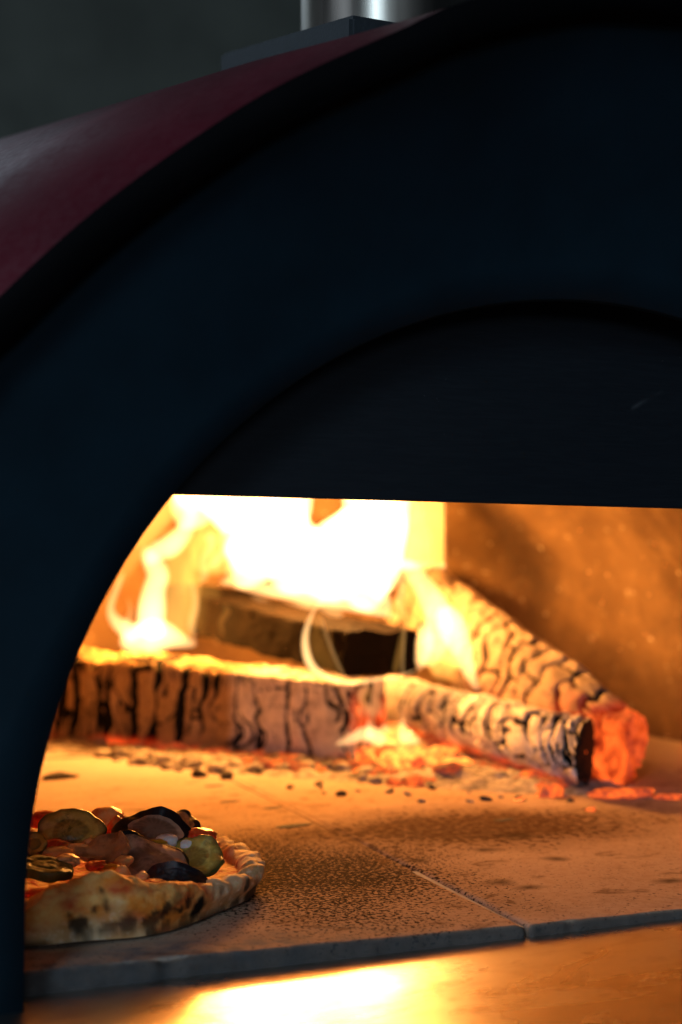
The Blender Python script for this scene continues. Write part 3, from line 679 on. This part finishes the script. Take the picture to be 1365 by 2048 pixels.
for i, (pts, mat) in enumerate([
    ([(425, 1285, A2 + .1, 10), (415, 1240, A2 + .1, 34), (400, 1180, A2 + .1, 40), (410, 1110, A2 + .1, 36), (400, 1020, A2 + .1, 44)], F_thin),
    ([(225, 1180, A2, 4), (250, 1140, A2, 18), (285, 1075, A2, 28), (325, 1010, A2, 34), (340, 930, A2, 30)], F_mid),
    ([(392, 1290, A2, 3), (384, 1250, A2, 8), (392, 1205, A2, 7), (382, 1150, A2, 3)], F_bright),
    ([(262, 1285, A2 - .03, 4), (250, 1262, A2 - .03, 10), (262, 1225, A2 - .03, 6), (255, 1190, A2 - .03, 2)], F_bright),
]): tongue(fl, pts, mat, seed=260 + i * 13)
fl = thing('flame', 'small lone flame licking the dark side of the square log', 'flame', 'flames of the wood fire')
tongue(fl, [(448, 1274, 1.80, 3), (442, 1245, 1.80, 6), (455, 1222, 1.80, 7), (446, 1206, 1.80, 3)], F_mid, seed=320)
fl = thing('flame', 'thin loop of flame hanging round the end of the square log', 'flame', 'flames of the wood fire')
A3 = 1.60
for i, (pts, mat) in enumerate([
    ([(655, 1190, A3, 2), (628, 1222, A3, 3.5), (611, 1275, A3, 7), (620, 1325, A3, 9), (650, 1352, A3, 7), (700, 1366, A3, 5.5), (760, 1358, A3, 4.5), (806, 1350, A3, 3), (836, 1338, A3, 1.5)], F_line),
    ([(640, 1215, A3 + .01, 10), (632, 1270, A3 + .01, 17), (648, 1320, A3 + .01, 20), (685, 1358, A3 + .01, 8)], F_thin),
    ([(640, 1225, A3, 3), (655, 1275, A3, 4), (675, 1325, A3, 4), (692, 1358, A3, 3)], F_bright),
    ([(812, 1225, A3, 3), (806, 1270, A3, 7), (798, 1315, A3, 9), (788, 1352, A3, 6)], F_mid),
    ([(812, 1225, A3, 3), (808, 1280, A3, 3.5), (806, 1350, A3, 4), (812, 1400, A3, 4), (806, 1450, A3, 4)], F_bright),
    ([(745, 1372, A3, 6), (728, 1400, A3, 9), (716, 1420, A3, 8), (712, 1440, A3, 3)], F_mid),
]): tongue(fl, pts, mat, seed=400 + i * 13, wob=.06)
fl = thing('flame', 'bright flame pouring down between the square log and the leaning log', 'flame', 'flames of the wood fire')
A4 = 1.66
for i, (pts, mat) in enumerate([
    ([(800, 1115, A4 + .1, 12), (830, 1150, A4 + .08, 20), (860, 1195, A4 + .04, 24), (880, 1240, A4, 30), (868, 1300, A4, 24), (845, 1335, A4, 10)], F_bright),
    ([(880, 1212, A4, 16), (900, 1245, A4, 30), (924, 1300, A4, 22), (942, 1350, A4, 12), (960, 1388, A4, 3)], F_core),
    ([(905, 1240, A4, 10), (925, 1265, A4, 20), (935, 1310, A4, 14), (938, 1350, A4, 4)], F_mid),
    ([(795, 1165, A4 + .05, 8), (820, 1190, A4 + .04, 16), (845, 1215, A4 + .02, 18), (862, 1245, A4, 10)], F_mid),
    ([(878, 1235, A4, 30), (885, 1290, A4, 42), (890, 1335, A4, 36), (895, 1365, A4, 14)], F_mid),
    ([(855, 1240, A4, 10), (850, 1290, A4, 19), (836, 1345, A4, 9)], F_core),
    ([(885, 1125, A4 + .2, 7), (886, 1140, A4 + .2, 7)], F_core),
    ([(886, 1130, A4 + .2, 3), (884, 1165, A4 + .2, 3), (886, 1195, A4 + .2, 5)], F_mid),
    ([(800, 1130, A4 + .1, 15), (845, 1133, A4 + .2, 8), (888, 1132, A4 + .2, 6)], F_bright),
]): tongue(fl, pts, mat, seed=500 + i * 13)
fl = thing('flame', 'low white flame lying on the ember bed between the logs', 'flame', 'flames of the wood fire')
A5 = 1.62
for i, (pts, mat) in enumerate([
    ([(668, 1489, A5, 4), (698, 1480, A5, 10), (728, 1468, A5, 14), (755, 1474, A5, 18), (770, 1492, A5, 8)], F_core),
    ([(742, 1478, A5, 12), (738, 1455, A5, 8), (736, 1440, A5, 3)], F_core),
    ([(762, 1452, A5, 5), (772, 1458, A5, 7), (782, 1464, A5, 4)], F_core),
    ([(805, 1434, A5, 4), (806, 1460, A5, 11), (815, 1478, A5, 16), (844, 1483, A5, 5)], F_core),
    ([(735, 1500, A5, 30), (780, 1498, A5, 55), (830, 1512, A5, 42), (880, 1540, A5, 16)], F_mid),
    ([(760, 1505, A5 - .04, 20), (800, 1510, A5 - .04, 34), (850, 1530, A5 - .04, 20), (920, 1548, A5 - .04, 8)], F_mid),
]): tongue(fl, pts, mat, seed=600 + i * 13)

# sparks stuck to / drifting before the side wall
M_spark = ember_mat('spark', 1.0, (1, .52, .14), .5); sm_ = lump_mesh('spark', 900, sub=1); sm_.materials.append(M_spark)
rs = random.Random(5)
for x, y, s in [(1178, 1144, 3), (1215, 1150, 3), (1240, 1300, 2), (1298, 1190, 3), (1310, 1088, 3), (1330, 1130, 2.5), (1345, 1185, 2), (1205, 1205, 3), (1210, 1195, 2), (1290, 1268, 2.5), (1190, 1280, 2), (1020, 1045, 2), (1325, 1090, 2), (1255, 1020, 2), (1245, 1225, 2), (1186, 1278, 2.5), (1160, 1060, 2.5), (1285, 1115, 2)]:
    o = obj('spark', sm_, None, None, 'tiny glowing spark drifting before the sooty right wall of the oven', 'spark', 'sparks by the right wall'); o.location = P(x, y, 1.75 + rs.random() * .1); q = s * .55 * PX(1.8); o.scale = (q, q, q * rs.uniform(1, 2))

# ------------------------------------------------------------------ pizza
pizza = thing('pizza', 'half-hidden vegetable pizza with charred blistered crust on the left of the hearth', 'pizza')
RL, RA = .118, .150                                     # radii across and along the view
pcx = CAM + FW * 0; lat0, a0_ = -.0582 - RL - .003, .955
PC = Vector((CAM.x + a0_ * sin(YAW) + lat0 * cos(YAW), CAM.y + a0_ * cos(YAW) - lat0 * sin(YAW), 0))
XL = Vector((cos(YAW), -sin(YAW), 0)); YL = Vector((sin(YAW), cos(YAW), 0))
def pz(l, d, z): return PC + XL * l + YL * d + Vector((0, 0, z))
def on_pizza(px, py, h): p = G(px, py, h); v = p - PC; return v.dot(XL), v.dot(YL)
spots = [(395, 1815, .011, 1.0), (500, 1795, .015, .9), (478, 1832, .009, .8), (352, 1800, .006, .5), (300, 1850, .008, .8), (255, 1853, .008, .8), (215, 1858, .008, .7), (335, 1845, .006, .7), (365, 1838, .007, .6), (445, 1780, .004, .5), (170, 1860, .008, .6), (420, 1848, .006, .6)]
nr, nt_ = 96, 420
V, K = [], []
for j in range(nt_):
    a = 2 * pi * j / nt_; ca, sa = cos(a), sin(a)
    wob = 1 + .035 * sin(3 * a + .7) + .02 * sin(7 * a + 2)
    hr = (.030 + .003 * sin(2 * a + 3.4) + .004 * sin(5 * a)) * (1 - .30 * max(0, ca)) * (1 - .2 * max(0, sa))      # rim height
    for i in range(nr):
        s = i / (nr - 1)
        if s < .62: r, z = s / .62 * .84, .011 + .002 * (s / .62)
        else:
            q = (s - .62) / .38; ang = pi * 1.0 * q           # bulging cornicione
            r = .84 + .16 * (1 - cos(min(q * 1.35, 1) * pi)) / 2 - (.05 * sstep(.80, 1, q))
            z = (.013 + (hr - .013) * sin(min(q / .42, 1) * pi / 2)) if q < .42 else hr * cos((q - .42) / .58 * pi / 2) ** .75 if q < 1 else 0
        V.append((RL * wob * r * ca, RA * wob * r * sa, z)); K.append(s)
V = np.array(V); K = np.array(K); rim_m = sstep(.60, .74, K); 
nb = fbm(V, 48, 3, 2); nb2 = fbm(V, 130, 3, 4)
dirv = V.copy(); dirv[:, 2] = 0; dirv /= np.maximum(np.linalg.norm(dirv, axis=1)[:, None], 1e-6)
amt = (rim_m * (.006 * nb + .0022 * nb2) + (1 - rim_m) * (.0022 * nb + .0012 * nb2)) * sstep(1.0, .93, K)
V[:, 2] += amt * 1.0 + rim_m * .002; V += dirv * (amt * .8 * rim_m)[:, None]
# higher hump of crust at the near left
hx, hy = on_pizza(172, 1790, .03); dd = np.hypot((V[:, 0] - hx) / .026, (V[:, 1] - hy) / .05); V[:, 2] *= 1 + .60 * np.exp(-dd ** 2) * rim_m
hx, hy = on_pizza(215, 1645, .03); dd = np.hypot((V[:, 0] - hx) / .03, (V[:, 1] - hy) / .05); V[:, 2] *= 1 + .12 * np.exp(-dd ** 2) * rim_m
V[:, 2] = np.maximum(V[:, 2], .0008)
Wd = np.array([pz(*p) for p in V])
# char: blisters seen in the photograph + scattered; sauce inside the rim
pxy = []
M3 = np.array([RT, UP, FW]); cc = (Wd - np.array(CAM)) @ M3.T; scr_x = 682.5 + cc[:, 0] / cc[:, 2] * FPX; scr_y = 1024 - cc[:, 1] / cc[:, 2] * FPX
char = np.zeros(len(V))
near = cc[:, 2] < a0_ + .06
fr_d = []
for x, y, r, s in spots:
    best = np.argmin(np.where(near, np.hypot(scr_x - x, scr_y - y) + cc[:, 2] * 40, 9e9)); c0 = Wd[best]
    d = np.linalg.norm(Wd - c0, axis=1) + .003 * fbm(Wd, 160, 2, 9); k_ = s * sstep(r, r * .6, d); char = np.maximum(char, k_)
    Wd += np.array([pz(*q) for q in dirv])[:, :] * 0
char = np.maximum(char, rim_m * .9 * sstep(.30, .46, fbm(Wd, 62, 3, 77)) * sstep(.75, .9, K))
char = np.maximum(char, .85 * sstep(.0075, .003, V[:, 2]) * sstep(-.1, .2, fbm(Wd, 80, 2, 31)) * rim_m)
sauce = (1 - sstep(.60, .72, K + .06 * fbm(Wd, 50, 3, 51)))
streak = sstep(.72, .62, np.abs(K - .70) * 8) * sstep(.0, .3, fbm(Wd, 150, 3, 61)) * .85
spill = sstep(1.03, .93, K + .08 * fbm(Wd, 38, 3, 53)) * sstep(-.35, .0, fbm(Wd, 30, 3, 57) + .5 * sstep(430, 250, scr_x)) * (K > .58) * sstep(470, 380, scr_x) * (scr_y > 1690)  # cheese and sauce over the rim, with firelight orange put into the colour
sauce = np.clip(np.maximum(sauce, streak * (K < .84)) * (1 - spill * .8), 0, 1)
F = []
for j in range(nt_):
    k_ = (j + 1) % nt_
    for i in range(nr - 1): F.append((j * nr + i, j * nr + i + 1, k_ * nr + i + 1, k_ * nr + i))
t = NT('pizza_crust'); n1 = t.noise(60, 5, .6); n2 = t.noise(190, 4, .6)
c = t.mix(t.ramp(n1, [(.36, 0.0), (.64, 1.0)]), (.48, .27, .10), (.68, .50, .29))
c = t.mix(t.ramp(n2, [(.54, 0.0), (.66, .7)]), c, (.76, .62, .44))
chz = t.ramp(t.noise(75, 4, .6, None, .6), [(.42, 0.0), (.56, 1.0)])
sa = t.mix(chz, (.46, .045, .015), (.72, .42, .18))
c = t.mix(t.attr('sauce'), c, sa)
sp_ = t.mix(t.ramp(t.noise(55, 4, .6), [(.40, 0.0), (.60, 1.0)]), (.70, .22, .03), (.78, .42, .13)); sp_ = t.mix(t.ramp(t.noise(48, 3, .5, t.mapping((1, 1, 1.4), (3, 1, 2))), [(.50, 0.0), (.72, .9)]), sp_, (.50, .06, .015))
c = t.mix(t.attr('spill'), c, sp_)
c = t.mix(t.attr('char'), c, (.008, .007, .007))
t.set(color=c, rough=.7, spec=.12, sss=.06); t.b.inputs['Subsurface Radius'].default_value = (.006, .003, .001); t.bump(t.math('ADD', n1, n2), .45, .002)
obj('crust', fix_normals(mesh('crust', Wd, F, True, {'char': char, 'sauce': sauce, 'spill': spill})), t.m, pizza)

def flesh(name, a, b_, c_, rough=.4, sss=.45, bump=.5, radial=None):
    t = NT(name); n1 = t.noise(110, 4, .6); n2 = t.noise(45, 4, .6)
    col = t.mix(t.ramp(n1, [(.35, 0.0), (.62, 1.0)]), a, b_); col = t.mix(t.ramp(n2, [(.55, 0.0), (.66, .9)]), col, c_)
    if radial:
        rd = t.attr('rad'); col = t.mix(t.ramp(rd, [(.50, 0.0), (.54, 1.0)]), t.mix(.55, col, c_), col)
        col = t.mix(t.math('MULTIPLY', t.attr('seeds'), .6), col, radial); col = t.mix(t.ramp(rd, [(.80, 0.0), (.99, .9)]), col, tuple(q * .35 for q in c_))
    col = t.mix(t.ramp(t.noise(38, 5, .7, None, .7), [(.57, 0.0), (.68, .85)]), col, tuple(q * .22 for q in c_))
    t.set(color=col, rough=t.ramp(n1, [(.3, rough - .1), (.7, rough + .15)]), spec=.3, sss=sss); t.b.inputs['Subsurface Radius'].default_value = (.010, .006, .002); t.bump(n1, bump, .0015); return t.m
M_zuc = flesh('zucchini_flesh', (.50, .34, .05), (.64, .50, .13), (.28, .17, .03), .42, radial=(.22, .13, .03)); M_zsk = flesh('zucchini_skin', (.03, .06, .015), (.07, .11, .025), (.02, .03, .01))
M_egg = flesh('eggplant_flesh', (.44, .25, .15), (.58, .38, .25), (.20, .10, .06), .45, radial=(.16, .08, .04)); M_esk = flesh('eggplant_skin', (.006, .004, .006), (.014, .009, .012), (.02, .012, .008), .4, 0)
M_tom = flesh('tomato', (.62, .05, .015), (.74, .11, .03), (.74, .28, .08), .3, .5); M_chs = flesh('melted_cheese', (.78, .40, .12), (.84, .55, .25), (.74, .20, .05), .35, .5)
M_moz = flesh('mozzarella', (.78, .76, .72), (.86, .84, .80), (.74, .66, .52), .3, .2); M_mus = flesh('mushroom', (.40, .20, .08), (.52, .30, .13), (.20, .10, .04), .5)
M_yel = flesh('yellow_pepper', (.50, .28, .02), (.62, .38, .04), (.40, .18, .02), .3, .5)

def slice_(name, px, py, a, rx, ry, tilt, roll, thick, bend, mat, skin, seed=0, wave=.12, yaw=0.0, sk=0):
    """vegetable slice: rx, ry half sizes in m; tilt 0 = flat, 90 = facing the viewer; bend curls it, wave ruffles the edge"""
    no, na_ = 22, 84; th_ = thick
    rs_ = list(np.linspace(.02, .97, no))
    prof = [(r, 1) for r in rs_] + [(.992, .8)] + [(1.003, .5), (1.008, 0.), (1.003, -.5)] + [(.992, -.8)] + [(r, -1) for r in reversed(rs_)]
    V, RD = [], []
    for r, s in prof:
        for j in range(na_):
            an = 2 * pi * j / na_
            wv = 1 + .08 * sin(2 * an + seed) + .055 * sin(3 * an + seed * 2) + .025 * sin(7 * an + seed) + .015 * sin(13 * an + seed)
            x, y = rx * r * wv * cos(an), ry * r * wv * sin(an)
            z = bend * (x / rx) ** 2 * rx + wave * r ** 3 * ry * (sin(2 * an + seed * 1.7) + .5 * sin(5 * an + seed)) + s * th_ / 2
            V.append((x, y, z)); RD.append(r)
    V = np.array(V); RD = np.array(RD); q_ = V + seed * 1.37
    V[:, 2] += fbm(q_, 70, 3, seed) * .0018 + fbm(q_, 260, 2, seed + 2) * .0005
    top = np.array([p[1] for p in prof]).repeat(na_)
    V[:, 2] -= (.0010 * np.exp(-((RD - .52) / .09) ** 2) + .0006 * (RD < .5)) * top * (1 if name.startswith('zuc') else .3)
    F = np.array(grid_faces(len(prof), na_, True)); e0 = no - 1 - sk
    edge = (F[:, 0] // na_ >= e0) & (F[:, 0] // na_ < no + 5 + sk // 2)
    R = Matrix((XL, YL, Vector((0, 0, 1)))).transposed() @ Matrix.Rotation(radians(tilt), 3, 'X') @ Matrix.Rotation(radians(roll), 3, 'Y') @ Matrix.Rotation(radians(yaw), 3, 'Z')
    W_ = np.array([P(px, py, a) + R @ Vector(q) for q in V])
    an_ = np.arctan2(V[:, 1] / ry, V[:, 0] / rx); sd_ = np.abs(np.sin(an_ * 9 + seed + 2 * fbm(q_, 60, 2, seed + 5)))
    A = {'rad': np.clip(RD + .07 * fbm(q_, 90, 3, seed + 8), 0, 1.1), 'seeds': sd_ * np.exp(-((RD - .42) / .14) ** 2)}
    def sub(nm, sel, m_, par):
        fs = F[sel]; us, inv = np.unique(fs, return_inverse=True); return obj(nm, mesh(nm, W_[us], inv.reshape(fs.shape), True, {k: v[us] for k, v in A.items()}), m_, par)
    o = sub(name, ~edge, mat, pizza); sub('skin', edge, skin, o); return o
def blob(name, px, py, a, sx, sy, sz, mat, seed, rot=0.0, jag=.3):
    m = lump_mesh(name, seed, 1, 1, 1, jag, 4); o = obj(name, m, mat, pizza)
    o.matrix_world = Matrix.Translation(P(px, py, a)) @ Matrix((XL, YL, Vector((0, 0, 1)))).transposed().to_4x4() @ Matrix.Rotation(rot, 4, 'Z') @ Matrix.Diagonal((sx, sy, sz, 1)); return o

k1 = PX(.93)
slice_('zucchini_slice', 140, 1662, .935, 64 * k1, 54 * k1, 56, 6, .0035, -.12, M_zuc, M_zsk, 1, .2)
slice_('zucchini_slice', 385, 1716, .93, 62 * k1, 56 * k1, 28, -8, .0035, -.08, M_zuc, M_zsk, 3, .2)
slice_('zucchini_slice', 92, 1733, .865, 58 * k1, 40 * k1, 6, 8, .006, -.2, M_zsk, M_zsk, 5)
slice_('zucchini_slice', 68, 1692, .90, 24 * k1, 26 * k1, 40, 20, .006, .1, M_zuc, M_zsk, 6)
slice_('eggplant_slice', 308, 1664, .955, 84 * k1, 48 * k1, 46, 16, .010, -.30, M_egg, M_esk, 7, .32, sk=7)
slice_('eggplant_slice', 345, 1648, .985, 54 * k1, 54 * k1, 22, 8, .006, -.25, M_mus, M_esk, 8, .25, sk=4)
slice_('eggplant_slice', 306, 1728, .905, 92 * k1, 74 * k1, 32, 10, .005, -.22, M_egg, M_esk, 9, .28, sk=2)
slice_('eggplant_slice', 354, 1752, .868, 64 * k1, 22 * k1, 55, 6, .008, -.5, M_esk, M_esk, 10, .25)
slice_('mushroom_slice', 212, 1702, .905, 56 * k1, 30 * k1, 40, -16, .006, .30, M_mus, M_mus, 11, .3)
blob('cheese_lump', 218, 1646, .985, 42 * k1, 40 * k1, 36 * k1, M_chs, 41)
blob('tomato_piece', 236, 1664, .965, 22 * k1, 22 * k1, 30 * k1, M_tom, 42)
blob('tomato_piece', 92, 1640, .985, 40 * k1, 25 * k1, 20 * k1, M_tom, 43)
blob('tomato_piece', 112, 1695, .915, 34 * k1, 24 * k1, 14 * k1, M_tom, 44)
blob('cheese_lump', 118, 1708, .905, 40 * k1, 24 * k1, 13 * k1, M_chs, 45)
blob('cheese_lump', 156, 1699, .91, 20 * k1, 16 * k1, 13 * k1, M_chs, 46)
blob('mozzarella_piece', 335, 1682, .945, 24 * k1, 20 * k1, 15 * k1, M_moz, 47, 0, .2)
blob('mozzarella_piece', 374, 1690, .945, 16 * k1, 16 * k1, 12 * k1, M_moz, 48, 0, .2)
blob('pepper_piece', 312, 1690, .935, 22 * k1, 14 * k1, 12 * k1, M_yel, 49)
blob('tomato_piece', 398, 1672, .97, 34 * k1, 30 * k1, 17 * k1, M_tom, 50)
blob('tomato_piece', 305, 1768, .85, 28 * k1, 18 * k1, 10 * k1, M_tom, 51)
blob('cheese_lump', 245, 1752, .855, 16 * k1, 14 * k1, 17 * k1, M_chs, 52)
blob('cheese_lump', 222, 1740, .87, 20 * k1, 16 * k1, 12 * k1, M_yel, 53)
for q_, (x_, y_, a_, w_, h_, m_, n_) in enumerate([(180, 1690, .925, 18, 12, M_chs, 'cheese_lump'), (262, 1694, .93, 20, 12, M_tom, 'tomato_piece'), (250, 1722, .89, 22, 11, M_chs, 'cheese_lump'), (286, 1757, .855, 16, 10, M_chs, 'cheese_lump'),
        (135, 1722, .88, 26, 12, M_chs, 'cheese_lump'), (190, 1732, .872, 20, 10, M_tom, 'tomato_piece'), (425, 1690, .955, 16, 9, M_tom, 'tomato_piece'), (268, 1645, 1.0, 16, 12, M_chs, 'cheese_lump'), (160, 1632, 1.0, 22, 12, M_chs, 'cheese_lump')]):
    blob(n_, x_, y_, a_, w_ * k1, w_ * .8 * k1, h_ * k1, m_, 70 + q_, q_ * .7, .45)
blob('tomato_piece', 80, 1790, .835, 26 * k1, 20 * k1, 12 * k1, M_tom, 54)
